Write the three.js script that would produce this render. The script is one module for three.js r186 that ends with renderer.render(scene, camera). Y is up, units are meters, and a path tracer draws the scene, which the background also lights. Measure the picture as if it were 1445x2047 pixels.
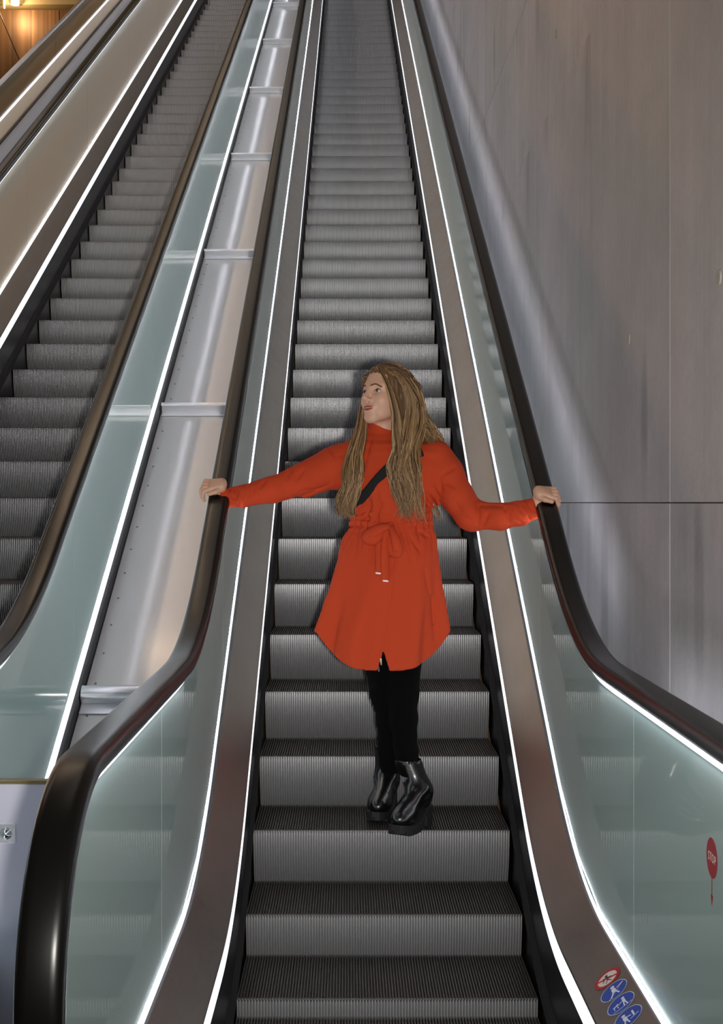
import * as THREE from 'three';
import { RectAreaLightUniformsLib } from 'three/addons/lights/RectAreaLightUniformsLib.js';
import { mergeGeometries } from 'three/addons/utils/BufferGeometryUtils.js';
import { RoundedBoxGeometry } from 'three/addons/geometries/RoundedBoxGeometry.js';
import { ImprovedNoise } from 'three/addons/math/ImprovedNoise.js';

// ------------------------------------------------------------------ camera, light, exposure
RectAreaLightUniformsLib.init();
const W = 1445, H = 2047, FOCAL = 2666;               // focal length in pixels of the frame
const EYE = 1.57;                                     // height of the lens above the lower landing
const scene = new THREE.Scene();
scene.background = new THREE.Color(0x000000);
const camera = new THREE.PerspectiveCamera(2 * Math.atan(H / 2 / FOCAL) * 180 / Math.PI, W / H, 0.05, 80);
camera.position.set(0, EYE, 0);
camera.setViewOffset(W, H, W / 2 - 695.5, H / 2 - 1005, W, H);
camera.updateProjectionMatrix();
scene.add(camera);
const renderer = new THREE.WebGLRenderer({ antialias: true });
renderer.toneMapping = THREE.LinearToneMapping;
renderer.toneMappingExposure = 1.0;
renderer.shadowMap.enabled = true;

const LIGHT = {
  flash: 34, skirtLed: 1.0, glassLed: 110, outerLed: 15, railLed: 24, line: 12, fill: 3.2, cross: 50, wash: 1.9, hall: 21,
};
const COOL = 0xf5f5ff, NEUTRAL = 0xfff4ea, WARM = 0xffdcb8, AMBER = 0xffb060;

// a rectangular light: centre, direction it shines in, axis of its width
function areaLight(name, color, intensity, width, height, at, towards, axis, parent = scene) {
  const l = new THREE.RectAreaLight(color, intensity, width, height);
  l.name = name;
  const x = axis.clone().normalize();
  const z = towards.clone().addScaledVector(x, -towards.dot(x)).normalize().negate();
  const y = new THREE.Vector3().crossVectors(z, x);
  l.quaternion.setFromRotationMatrix(new THREE.Matrix4().makeBasis(x, y, z));
  l.position.copy(at);
  parent.add(l);
  return l;
}

// ------------------------------------------------------------------ helpers
const V = (x, y, z) => new THREE.Vector3(x, y, z);
const lerp = (a, b, t) => a + (b - a) * t;
const clamp = (x, a = 0, b = 1) => Math.min(b, Math.max(a, x));
const smooth = (a, b, x) => { const t = clamp((x - a) / (b - a)); return t * t * (3 - 2 * t); };
let seed = 7;
const rnd = () => { seed = (seed * 1664525 + 1013904223) % 4294967296; return seed / 4294967296; };
const noise = new ImprovedNoise();
const used = {};
function numbered(name) { const n = used[name] = (used[name] ?? -1) + 1; return n ? `${name}_${String(n).padStart(3, '0')}` : name; }
function tag(o, label, category, group, kind) {
  o.userData.label = label;
  if (category) o.userData.category = category;
  if (group) o.userData.group = group;
  if (kind) o.userData.kind = kind;
  return o;
}
function thing(name, label, category, at = [0, 0, 0], group) {
  const o = new THREE.Group(); o.name = numbered(name); o.position.set(...at); scene.add(o);
  return tag(o, label, category, group);
}
function part(name, geometry, material, parent, label) {
  const m = new THREE.Mesh(geometry, material); m.name = name; parent.add(m);
  m.castShadow = m.receiveShadow = true;
  if (label) m.userData.label = label;
  return m;
}
function struct(name, geometry, material, label) {
  const m = part(name, geometry, material, scene); m.userData.kind = 'structure'; m.userData.label = label; m.userData.category = name.split('_')[0];
  return m;
}
function box(x0, x1, y0, y1, z0, z1, bevel = 0) {
  const w = x1 - x0, h = y1 - y0, d = z1 - z0;
  const g = bevel ? new RoundedBoxGeometry(w, h, d, 2, bevel) : new THREE.BoxGeometry(w, h, d);
  g.translate((x0 + x1) / 2, (y0 + y1) / 2, (z0 + z1) / 2);
  return g;
}
function plain(g) { const r = g.index ? g.toNonIndexed() : g; for (const k of Object.keys(r.attributes)) if (!['position', 'normal', 'uv'].includes(k)) r.deleteAttribute(k); return r; }
const merge = (list) => mergeGeometries(list.map(plain), false);

// ------------------------------------------------------------------ procedural textures
function tileNoise(size, period, s0) {   // value noise that repeats, period cells a side
  const lat = new Float32Array(period * period); let s = s0 * 7919 + 13;
  for (let i = 0; i < lat.length; i++) { s = (s * 1664525 + 1013904223) % 4294967296; lat[i] = s / 4294967296; }
  const f = (x, y) => lat[((y % period + period) % period) * period + ((x % period + period) % period)];
  return (u, v) => {
    const x = u * period, y = v * period, i = Math.floor(x), j = Math.floor(y);
    let a = x - i, b = y - j; a = a * a * (3 - 2 * a); b = b * b * (3 - 2 * b);
    return lerp(lerp(f(i, j), f(i + 1, j), a), lerp(f(i, j + 1), f(i + 1, j + 1), a), b);
  };
}
function dataTexture(size, fn, srgb, repeat) {
  const d = new Uint8Array(size * size * 4);
  for (let y = 0; y < size; y++) for (let x = 0; x < size; x++) {
    const c = fn(x / size, y / size), o = (y * size + x) * 4;
    d[o] = clamp(c[0], 0, 255); d[o + 1] = clamp(c[1], 0, 255); d[o + 2] = clamp(c[2], 0, 255); d[o + 3] = 255;
  }
  const t = new THREE.DataTexture(d, size, size);
  t.wrapS = t.wrapT = THREE.RepeatWrapping; t.magFilter = THREE.LinearFilter; t.minFilter = THREE.LinearFilter;
  if (srgb) t.colorSpace = THREE.SRGBColorSpace;
  if (repeat) t.repeat.set(...repeat);
  t.needsUpdate = true;
  return t;
}
const n8 = tileNoise(0, 8, 1), n16 = tileNoise(0, 16, 2), n64 = tileNoise(0, 64, 3), n256 = tileNoise(0, 256, 4), n5 = tileNoise(0, 5, 5), n32 = tileNoise(0, 32, 6);
const fbm = (u, v) => 0.4 * n8(u, v) + 0.25 * n16(u, v) + 0.2 * n64(u, v) + 0.15 * n256(u, v);
const concreteMap = dataTexture(1024, (u, v) => {
  const cloud = fbm(u, v) - 0.5, board = n64(u * 1.0, v * 0.0625) - 0.5, streak = n256(u, v * 0.02) - 0.5;
  const stain = smooth(0.66, 0.86, n32(u, v * 0.18)) * smooth(0.45, 0.8, n8(u + 0.3, v));
  const g = 196 + cloud * 40 + board * 11 + streak * 7 - stain * 32;
  return [g + 1 + (n5(u, v) - 0.5) * 6, g - 1, g - 3 + (n8(v, u) - 0.5) * 6];
}, true, [1 / 5, 1 / 5]);
const concreteBump = dataTexture(512, (u, v) => { const g = 128 + (n64(u, v) - 0.5) * 60 + (n256(u, v) - 0.5) * 60 + (n64(u, v * 0.06) - 0.5) * 60; return [g, g, g]; }, false, [1 / 2.5, 1 / 2.5]);
// brushed grain: lines along v
const brushBump = dataTexture(512, (u, v) => { const g = 128 + (n256(u, v * 0.02) - 0.5) * 120 + (n64(u, v * 0.03) - 0.5) * 60; return [g, g, g]; }, false, [2, 2]);
const brushRough = dataTexture(512, (u, v) => { const g = 205 + (n256(u, v * 0.02) - 0.5) * 45 + (n8(u, v) - 0.5) * 40; return [g, g, g]; }, false, [2, 2]);
const ribBump = dataTexture(256, (u, v) => { const g = 128 + 90 * Math.sin(v * 2 * Math.PI * 24) ; return [g, g, g]; }, false, [3, 3]);
const bronzeMap = dataTexture(512, (u, v) => { const g = 0.8 + (n64(u, v * 0.05) - 0.5) * 0.4 + (n8(u, v) - 0.5) * 0.3; return [120 * g, 92 * g, 62 * g]; }, true, [0.5, 0.5]);
const clothBump = dataTexture(256, (u, v) => { const g = 128 + 50 * Math.sin(u * 2 * Math.PI * 64) * Math.sin(v * 2 * Math.PI * 64) + (n64(u, v) - 0.5) * 70; return [g, g, g]; }, false, [6, 6]);
const brushHairBump = dataTexture(256, (u, v) => { const g = 128 + (n256(u, v) - 0.5) * 200; return [g, g, g]; }, false, [8, 8]);

// ------------------------------------------------------------------ materials
const std = (o) => new THREE.MeshStandardMaterial(o), phys = (o) => new THREE.MeshPhysicalMaterial(o);
const M = {
  concrete: std({ color: 0xd4d3d9, map: concreteMap, bumpMap: concreteBump, bumpScale: 0.002, roughness: 0.62 }),
  joint: std({ color: 0x57524e, roughness: 0.9 }),
  floor: std({ color: 0x7d7a76, map: concreteMap, roughness: 0.5 }),
  ceiling: std({ color: 0xa8a4a0, roughness: 0.9 }),
  bronze: std({ color: 0xffffff, map: bronzeMap, roughness: 0.5, metalness: 0.35 }),
  tread: std({ color: 0x625e5c, roughness: 0.5, metalness: 0.75 }),
  riser: std({ color: 0xc4c5c8, roughness: 0.42, metalness: 0.7 }),
  skirt: std({ color: 0x1b1a20, roughness: 0.35, metalness: 0.2 }),
  brush: std({ color: 0x15141a, roughness: 0.9, bumpMap: brushHairBump, bumpScale: 0.004 }),
  deck: std({ color: 0x8a827b, roughness: 0.5, roughnessMap: brushRough, metalness: 0.9, bumpMap: brushBump, bumpScale: 0.0002 }),
  black: std({ color: 0x0e0e11, roughness: 0.5 }),
  rubber: phys({ color: 0x0d0c0b, roughness: 0.3, specularIntensity: 0.6 }),
  glass: phys({ color: 0xabc6c2, roughness: 0.9, transmission: 0.12, thickness: 0, clearcoat: 1, clearcoatRoughness: 0.02, ior: 1.5 }),
  warmLitGlass: phys({ color: 0xd4cdb4, roughness: 0.88, transmission: 0.7, thickness: 0, clearcoat: 1, clearcoatRoughness: 0.03 }),  // warm light coming through from the hall is put into this tint
  clearGlass: phys({ color: 0xa89f8e, roughness: 0.04, transmission: 0.9, thickness: 0 }),
  led: std({ color: 0xffffff, emissive: 0xf4f4ff, emissiveIntensity: 1.6, roughness: 0.5 }),
  cladding: phys({ color: 0xb4b1b1, roughness: 0.42, metalness: 0.85, clearcoat: 0.5, clearcoatRoughness: 0.12, bumpMap: ribBump, bumpScale: 0.00006 }),
  steel: std({ color: 0xd0d0d4, roughness: 0.3, metalness: 0.9 }),
  screw: std({ color: 0x6e6c6e, roughness: 0.4, metalness: 0.8 }),
  endPanel: std({ color: 0xb4b3c2, roughness: 0.5 }),
  brass: std({ color: 0x8a7a58, roughness: 0.35, metalness: 0.9 }),
  capGrey: std({ color: 0x8c95a3, roughness: 0.35, metalness: 0.6 }),
  lampWarm: std({ color: 0xfff0d8, emissive: 0xffdca8, emissiveIntensity: 4 }),
  lampCeiling: std({ color: 0xffffff, emissive: 0xffe2b8, emissiveIntensity: 3 }),
  fillPanel: std({ color: 0xffffff, emissive: 0xfff4ea, emissiveIntensity: 1.2 }),
  housing: std({ color: 0x2a2826, roughness: 0.6 }),
};

// ------------------------------------------------------------------ escalator line: height of the step noses at a depth
const SLOPE = Math.tan(Math.PI / 6), DSTAR = 4.10, HALF = 0.45, TOP_D = 23.0;
function noseY(d) {
  if (d <= DSTAR - HALF) return 0;
  if (d >= DSTAR + HALF) return SLOPE * (d - DSTAR);
  return SLOPE * (d - DSTAR + HALF) ** 2 / (4 * HALF);
}
const INC = V(0, 0.5, -Math.cos(Math.PI / 6));          // up the incline
function depths(a, b, step = 0.06) {                     // sample depths, dense only in the curve
  const out = [a];
  for (let d = DSTAR - HALF; d <= DSTAR + HALF + 1e-6; d += step) if (d > a + 1e-3 && d < b - 1e-3) out.push(d);
  out.push(b);
  return out;
}
// path points in the (depth, height) plane with the in-plane normal used by sections
const basePath = (a, b, lift = 0) => depths(a, b).map((d) => ({ d, y: noseY(d) + lift, nd: 0, ny: 1 }));
// sweep a closed or open section [[u, n] ...] along a path; z is measured from depth z0
function sweep(path, section, { closed = true, soft = false, z0 = 0, caps = true } = {}) {
  const pos = [], uv = [], idx = [];
  const n = section.length, edges = closed ? n : n - 1;
  const P = (p, s) => [s[0], p.y + s[1] * p.ny, z0 - (p.d + s[1] * p.nd)];
  let acc = [0];
  for (let i = 1; i < path.length; i++) acc.push(acc[i - 1] + Math.hypot(path[i].d - path[i - 1].d, path[i].y - path[i - 1].y));
  let sacc = [0];
  for (let j = 1; j <= n; j++) { const a = section[j - 1], b = section[j % n]; sacc.push(sacc[j - 1] + Math.hypot(a[0] - b[0], a[1] - b[1])); }
  if (soft) {
    for (let i = 0; i < path.length; i++) for (let j = 0; j <= edges; j++) { pos.push(...P(path[i], section[j % n])); uv.push(sacc[j], acc[i]); }
    const w = edges + 1;
    for (let i = 0; i + 1 < path.length; i++) for (let j = 0; j < edges; j++) { const a = i * w + j; idx.push(a, a + 1, a + w, a + 1, a + w + 1, a + w); }
  } else {
    for (let j = 0; j < edges; j++) {
      const base = pos.length / 3;
      for (let i = 0; i < path.length; i++) for (const k of [j, j + 1]) { pos.push(...P(path[i], section[k % n])); uv.push(sacc[k], acc[i]); }
      for (let i = 0; i + 1 < path.length; i++) { const a = base + i * 2; idx.push(a, a + 1, a + 2, a + 1, a + 3, a + 2); }
    }
  }
  if (closed && caps) for (const i of [0, path.length - 1]) {
    const base = pos.length / 3;
    for (let j = 0; j < n; j++) { pos.push(...P(path[i], section[j])); uv.push(section[j][0], section[j][1]); }
    for (let j = 1; j + 1 < n; j++) i ? idx.push(base, base + j, base + j + 1) : idx.push(base, base + j + 1, base + j);
  }
  const g = new THREE.BufferGeometry();
  g.setAttribute('position', new THREE.Float32BufferAttribute(pos, 3));
  g.setAttribute('uv', new THREE.Float32BufferAttribute(uv, 2));
  g.setIndex(idx); g.computeVertexNormals();
  // faces should point away from the section's middle
  const cu = section.reduce((a, s) => a + s[0], 0) / n, cn = section.reduce((a, s) => a + s[1], 0) / n;
  const nrm = g.attributes.normal, mid = P(path[0], [cu, cn]);
  let score = 0;
  for (let k = 0; k < Math.min(edges * 2, nrm.count); k++) {
    const v = soft ? k % (edges + 1) : k; if (!soft && v % path.length > 1) continue;
    score += nrm.getX(v) * (g.attributes.position.getX(v) - mid[0]) + nrm.getY(v) * (g.attributes.position.getY(v) - mid[1]);
  }
  if (closed && score < 0) { const ix = g.index.array; for (let k = 0; k < ix.length; k += 3) { const t = ix[k]; ix[k] = ix[k + 1]; ix[k + 1] = t; } g.computeVertexNormals(); }
  return g;
}

// ------------------------------------------------------------------ room shell
const WALL_X = 0.9;
{
  // right wall: concrete panels with recessed joints over a backing
  const wall = new THREE.Group(); wall.name = 'wall_right'; scene.add(wall);
  tag(wall, 'grey cast concrete wall of tall panels beside the right handrail', 'wall', null, 'structure');
  part('wall_core', box(WALL_X + 0.03, WALL_X + 0.4, -0.3, 16, -27, 7), M.joint, wall, 'dark recessed joint behind the concrete panels');
  const zs = [-3.73]; const pitch = 2.505;
  const cols = []; for (let i = -4; i < 10; i++) cols.push([3.73 + pitch * i, 3.73 + pitch * (i + 1)]);
  const rows = [[-0.3, 1.57], [1.57, 4.10], [4.10, 6.63], [6.63, 9.16], [9.16, 11.69], [11.69, 16]];
  for (const [d0, d1] of cols) for (const [y0, y1] of rows) {
    if (d1 > 27 || d0 < -7) continue;
    const w = d1 - d0 - 0.007, h = y1 - y0 - 0.0024;
    const geo = new RoundedBoxGeometry(0.06, h, w, 1, 0.003);
    geo.translate(WALL_X + 0.03, (y0 + y1) / 2, -(d0 + d1) / 2);
    const p = geo.attributes.position, uv = geo.attributes.uv, ou = Math.floor(d0 * 7.3) * 0.37, ov = Math.floor(y0 * 5.1) * 0.21;
    for (let i = 0; i < p.count; i++) uv.setXY(i, p.getZ(i) + ou, p.getY(i) + ov);
    part('concrete_panel', geo, M.concrete, wall);
  }
  // formwork tie holes: small shallow plugs
  const plug = new THREE.CylinderGeometry(0.019, 0.021, 0.006, 16); plug.rotateZ(Math.PI / 2);
  const plugMat = std({ color: 0x9d9a92, roughness: 0.7 });
  for (const [px, py] of [[1438, 555], [1257, 678], [1112, 68]]) {
    const d = WALL_X * FOCAL / (px - 695.5), y = EYE - (py - 1005) * d / FOCAL;
    const m = part('tie_hole_plug', plug, plugMat, wall); m.position.set(WALL_X - 0.001, y, -d);
  }
  struct('floor', box(-9, WALL_X + 0.03, -0.3, 0, -2.9, 7), M.floor, 'grey concrete floor of the lower landing');
  struct('floor_upper', box(-9, WALL_X + 0.03, 10.5, 10.9, -27, -23.2), M.floor, 'grey concrete floor of the upper landing');
  struct('wall_left', box(-9.4, -9, -6, 16, -27, 7), M.bronze, 'bronze clad wall far to the left');
  struct('wall_back', box(-9.4, WALL_X + 0.03, -6, 16, -27.4, -27), M.ceiling, 'dark wall at the head of the escalators');
  struct('wall_front', box(-9.4, WALL_X + 0.03, -0.3, 16, 7, 7.4), M.ceiling, 'dark wall behind the lower landing');
  struct('ceiling', box(-9.4, WALL_X + 0.4, 16, 16.4, -27.4, 7.4), M.ceiling, 'dark ceiling high above the escalators');
  struct('floor_pit', box(-9.4, WALL_X + 0.03, -6.3, -6, -27, 7), M.floor, 'dark pit floor beneath the escalators');
}

// ------------------------------------------------------------------ escalators
const PITCH = 0.4, RUN = PITCH * Math.cos(Math.PI / 6), NOSE0 = 4.785;
const CLEATS = 101, CW = 0.00915, SW = CLEATS * CW;      // cleats across a step
function cleatStrip(rows, depthOf) {
  // rows: outline points [{z, y, nz, ny}], a square wave across x; cleat top on the outline, groove sunk along the inward normal
  const pos = [], idx = [];
  const quad = (a, b, c, d) => { const o = pos.length / 3; pos.push(...a, ...b, ...c, ...d); idx.push(o, o + 1, o + 2, o, o + 2, o + 3); };
  const at = (x, r, dep) => [x, r.y - r.ny * dep, r.z - r.nz * dep];
  for (let c = 0; c < CLEATS; c++) {
    const x0 = -SW / 2 + c * CW, x1 = x0 + CW * 0.34, x2 = x0 + CW * 0.62, x3 = x0 + CW * 0.72, x4 = x0 + CW;   // rib top, flank, groove floor, flank
    for (let i = 0; i + 1 < rows.length; i++) {
      const a = rows[i], b = rows[i + 1], dep = depthOf;
      quad(at(x0, a, 0), at(x1, a, 0), at(x1, b, 0), at(x0, b, 0));
      quad(at(x1, a, 0), at(x2, a, dep), at(x2, b, dep), at(x1, b, 0));
      if (c < CLEATS - 1) {
        quad(at(x2, a, dep), at(x3, a, dep), at(x3, b, dep), at(x2, b, dep));
        quad(at(x3, a, dep), at(x4, a, 0), at(x4, b, 0), at(x3, b, dep));
      }
    }
  }
  const g = new THREE.BufferGeometry();
  g.setAttribute('position', new THREE.Float32BufferAttribute(pos, 3));
  g.setIndex(idx); g.computeVertexNormals();
  return g;
}
const treadGeo = cleatStrip([{ z: -0.398, y: 0, nz: 0, ny: 1 }, { z: -0.002, y: 0, nz: 0, ny: 1 }, { z: 0.0, y: -0.003, nz: 0.7, ny: 0.7 }].reverse(), 0.010);
const riserRows = [];
for (let i = 0; i <= 12; i++) { const t = i / 12 * 33 * Math.PI / 180; riserRows.push({ z: -PITCH * (1 - Math.cos(t)) - 0.001, y: -PITCH * Math.sin(t) - 0.003, nz: Math.cos(t), ny: -Math.sin(t) }); }
const riserGeo = cleatStrip(riserRows.reverse(), 0.014);

const RAIL_R = 0.33, RAIL_D = 2.35;
const railLift = (d) => lerp(1.112, 1.155, smooth(3.5, 4.7, d));
function railPath(end) {
  const pts = [];
  for (let a = -90; a <= 90; a += 6) pts.push([RAIL_D - RAIL_R * Math.cos(a * Math.PI / 180), 1.112 - RAIL_R + RAIL_R * Math.sin(a * Math.PI / 180)]);
  for (let d = 2.5; d < 3.4; d += 0.15) pts.push([d, 1.112]);
  for (let d = 3.45; d < 4.8; d += 0.05) pts.push([d, noseY(d) + railLift(d)]);
  pts.push([6, noseY(6) + 1.155], [end, noseY(end) + 1.155]);
  return pts.map((p, i) => {
    const a = pts[Math.max(0, i - 1)], b = pts[Math.min(pts.length - 1, i + 1)];
    const l = Math.hypot(b[0] - a[0], b[1] - a[1]);
    return { d: p[0], y: p[1], nd: -(b[1] - a[1]) / l, ny: (b[0] - a[0]) / l };
  });
}
// rounded flat oval section of a handrail
const railSection = [];
for (let k = 0; k < 28; k++) {
  const a = k / 28 * 2 * Math.PI, c = Math.cos(a), s = Math.sin(a);
  railSection.push([Math.sign(c) * Math.abs(c) ** 0.55 * 0.039, Math.sign(s) * Math.abs(s) ** 0.75 * 0.023]);
}
const SECTIONS = [2.30, 3.3, 4.92, 7.02, 9.12, 11.22, 13.32, 15.42, 17.52, 19.62, TOP_D];   // panel joints
const U = 0.59;                                                                             // glass from the centre line
function paneGeometry(a, b, first, x) {
  const sh = new THREE.Shape(), gap = first ? 0 : 0.002, B = b - 0.002, A = a + gap;
  const top = (d) => noseY(d) + railLift(d) - 0.012, bot = (d) => noseY(d) + 0.37;
  if (first) {
    sh.moveTo(B, bot(B)); sh.lineTo(RAIL_D, bot(RAIL_D));
    for (let t = -90; t <= 90; t += 6) sh.lineTo(RAIL_D - (RAIL_R - 0.012) * Math.cos(t * Math.PI / 180), 1.112 - RAIL_R + (RAIL_R - 0.012) * Math.sin(t * Math.PI / 180));
    for (const d of depths(RAIL_D, B)) if (d > RAIL_D) sh.lineTo(d, top(d));
  } else {
    const ds = depths(A, B);
    ds.forEach((d, i) => i ? sh.lineTo(d, bot(d)) : sh.moveTo(d, bot(d)));
    [...ds].reverse().forEach((d) => sh.lineTo(d, top(d)));
  }
  const g = new THREE.ExtrudeGeometry(sh, { depth: 0.012, bevelEnabled: false, curveSegments: 4 });
  g.rotateY(Math.PI / 2);             // shape x (depth) -> -z
  g.translate(x - 0.006, 0, 0);
  return g;
}
function ledStrip(parent, name, section, a, b, color, intensity, dir, size, z0, shift = 0) {
  // dir: the direction the strip shines in, across the line of travel [u, n]
  const u = section.reduce((s, p) => s + p[0], 0) / section.length, n = Math.max(...section.map((p) => p[1])) - (Math.abs(dir[0]) > 0.9 ? 0.032 : 0.003);
  const m = part(name, sweep(basePath(a, b), section, { z0 }), M.led, parent);
  const lens = [[a, DSTAR - HALF * 0.8], [DSTAR - HALF * 0.8, DSTAR], [DSTAR, DSTAR + HALF * 0.8], [DSTAR + HALF * 0.8, b]];
  for (const [p, q] of lens) {
    const A = V(u + shift, noseY(p) + n, z0 - p), B = V(u + shift, noseY(q) + n, z0 - q);
    const d = V(dir[0], dir[1], 0), off = 0.006;
    const l = areaLight(name + '_light', color, intensity, A.distanceTo(B), size, A.clone().add(B).multiplyScalar(0.5).addScaledVector(d.clone().normalize(), off), d, B.clone().sub(A).normalize(), parent);
  }
  return m;
}

function makeEscalator(cx, label, opts) {
  const z0 = DSTAR, g = thing('escalator', label, 'escalator', [cx, 0, -z0]);
  // steps
  const ks = []; for (let k = -4; k <= opts.steps; k++) ks.push(k);
  for (const k of ks) {
    const d = k >= -1 ? NOSE0 + k * RUN : [4.07, 3.675, 3.275][-2 - k];
    const st = new THREE.Group(); st.name = 'step'; st.position.set(0, noseY(d), z0 - d); g.add(st);
    part('tread', treadGeo, M.tread, st); part('riser', riserGeo, M.riser, st);
  }
  const SEC = SECTIONS;
  for (const s of [-1, 1]) {
    const side = (pts) => pts.map(([u, n]) => [u * s, n]);
    for (let i = 0; i + 1 < SEC.length; i++) {
      const a = SEC[i], b = SEC[i + 1] - 0.0006;
      part('skirt_panel', sweep(basePath(a, b), side([[0.4705, -0.26], [0.4705, 0.255], [0.49, 0.255], [0.49, -0.26]]), { z0 }), M.skirt, g);
      part('deck_panel', sweep(basePath(a, b), side([[0.4693, 0.330], [0.570, 0.410], [0.570, 0.39], [0.480, 0.3195], [0.4693, 0.3195]]), { z0 }), opts.deck ?? M.deck, g);
    }
    part('skirt_brush', sweep(basePath(3.0, TOP_D), side([[0.4705, 0.02], [0.4575, 0.03], [0.4575, 0.075], [0.4705, 0.085]]), { z0 }), M.brush, g);
    part('glass_channel', sweep(basePath(2.45, TOP_D), side([[0.572, 0.33], [0.572, 0.395], [0.616, 0.395], [0.616, 0.33]]), { z0 }), M.black, g);
    part('newel_base', box(s > 0 ? 0.49 : -0.616, s > 0 ? 0.616 : -0.49, 0, 0.33, z0 - 3.6, z0 - 2.28, 0.01), M.black, g);
    part('handrail_inlet', box(U * s - 0.052, U * s + 0.052, 0.33, 0.50, z0 - 2.62, z0 - 2.34, 0.012), M.black, g);
    for (let i = 0; i + 1 < SEC.length; i++) {
      const pg = paneGeometry(SEC[i], SEC[i + 1], i === 0, U * s); pg.translate(0, 0, z0);
      part('glass_pane', pg, s < 0 && opts.leftGlass ? opts.leftGlass : M.glass, g);
    }
    const rail = sweep(railPath(TOP_D), railSection, { soft: true, z0 }); rail.translate(U * s, 0, 0);
    part('handrail', rail, M.rubber, g);
    // light lines: along the skirt top, at the foot of the glass on both faces, under the handrail
    ledStrip(g, 'skirt_led', side([[0.4700, 0.256], [0.4700, 0.319], [0.476, 0.319], [0.476, 0.256]]), 2.5, TOP_D, COOL, LIGHT.skirtLed, [-1 * s, 0.12], 0.066, z0);
    ledStrip(g, 'glass_led', side([[0.5826, 0.396], [0.5826, 0.414], [0.5837, 0.414], [0.5837, 0.396]]), 2.5, TOP_D, COOL, LIGHT.glassLed, [0.3 * s, 1], 0.002, z0, -0.0032 * s);
    if (opts.outer.includes(s)) ledStrip(g, 'glass_led', side([[0.5961, 0.397], [0.5961, 0.412], [0.6030, 0.412], [0.6030, 0.397]]), 2.5, TOP_D, COOL, LIGHT.outerLed * (opts.outerTilt < 0 ? 2.2 : 1), [opts.outerTilt * s, 1], 0.006, z0, 0.002 * s);
    {
      const p = railPath(TOP_D).filter((q) => q.y > 0.79);
      for (const t of [-1, 1]) {
        const sec = [[U * s + t * 0.0065, -0.045], [U * s + t * 0.0065, -0.036], [U * s + t * 0.012, -0.036], [U * s + t * 0.012, -0.045]];
        part('rail_led', sweep(p, sec, { z0 }), M.led, g);
      }
      for (const t of [-1, 1]) {
        areaLight('rail_led_light', COOL, LIGHT.railLed, 1.4, 0.008, V(U * s + t * 0.015, 1.070, z0 - 3.05), V(t, -0.9, 0), V(0, 0, 1), g);
        const q0 = V(U * s + t * 0.015, noseY(4.4) + 1.102, z0 - 4.4), q1 = V(U * s + t * 0.015, noseY(TOP_D) + 1.102, z0 - TOP_D);
        areaLight('rail_led_light', COOL, LIGHT.railLed, q0.distanceTo(q1), 0.008, q0.clone().add(q1).multiplyScalar(0.5), V(t, -0.9, 0), INC, g);
      }
    }
  }
  return g;
}
const mainEsc = makeEscalator(0.123, 'nearest wide escalator that the woman in the orange coat stands on', { steps: 51, outer: [-1, 1], outerTilt: 0.35 });
const leftEsc = makeEscalator(-1.608, 'empty parallel escalator to the left, beyond the riveted metal cladding', { steps: 51, outer: [1], outerTilt: -0.2, leftGlass: M.warmLitGlass });

// landing parts of both escalators: comb plates
for (const e of [mainEsc, leftEsc]) part('comb_plate', box(-0.47, 0.47, -0.02, 0.004, DSTAR - 3.28, DSTAR - 2.45, 0.002), M.steel, e);

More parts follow.
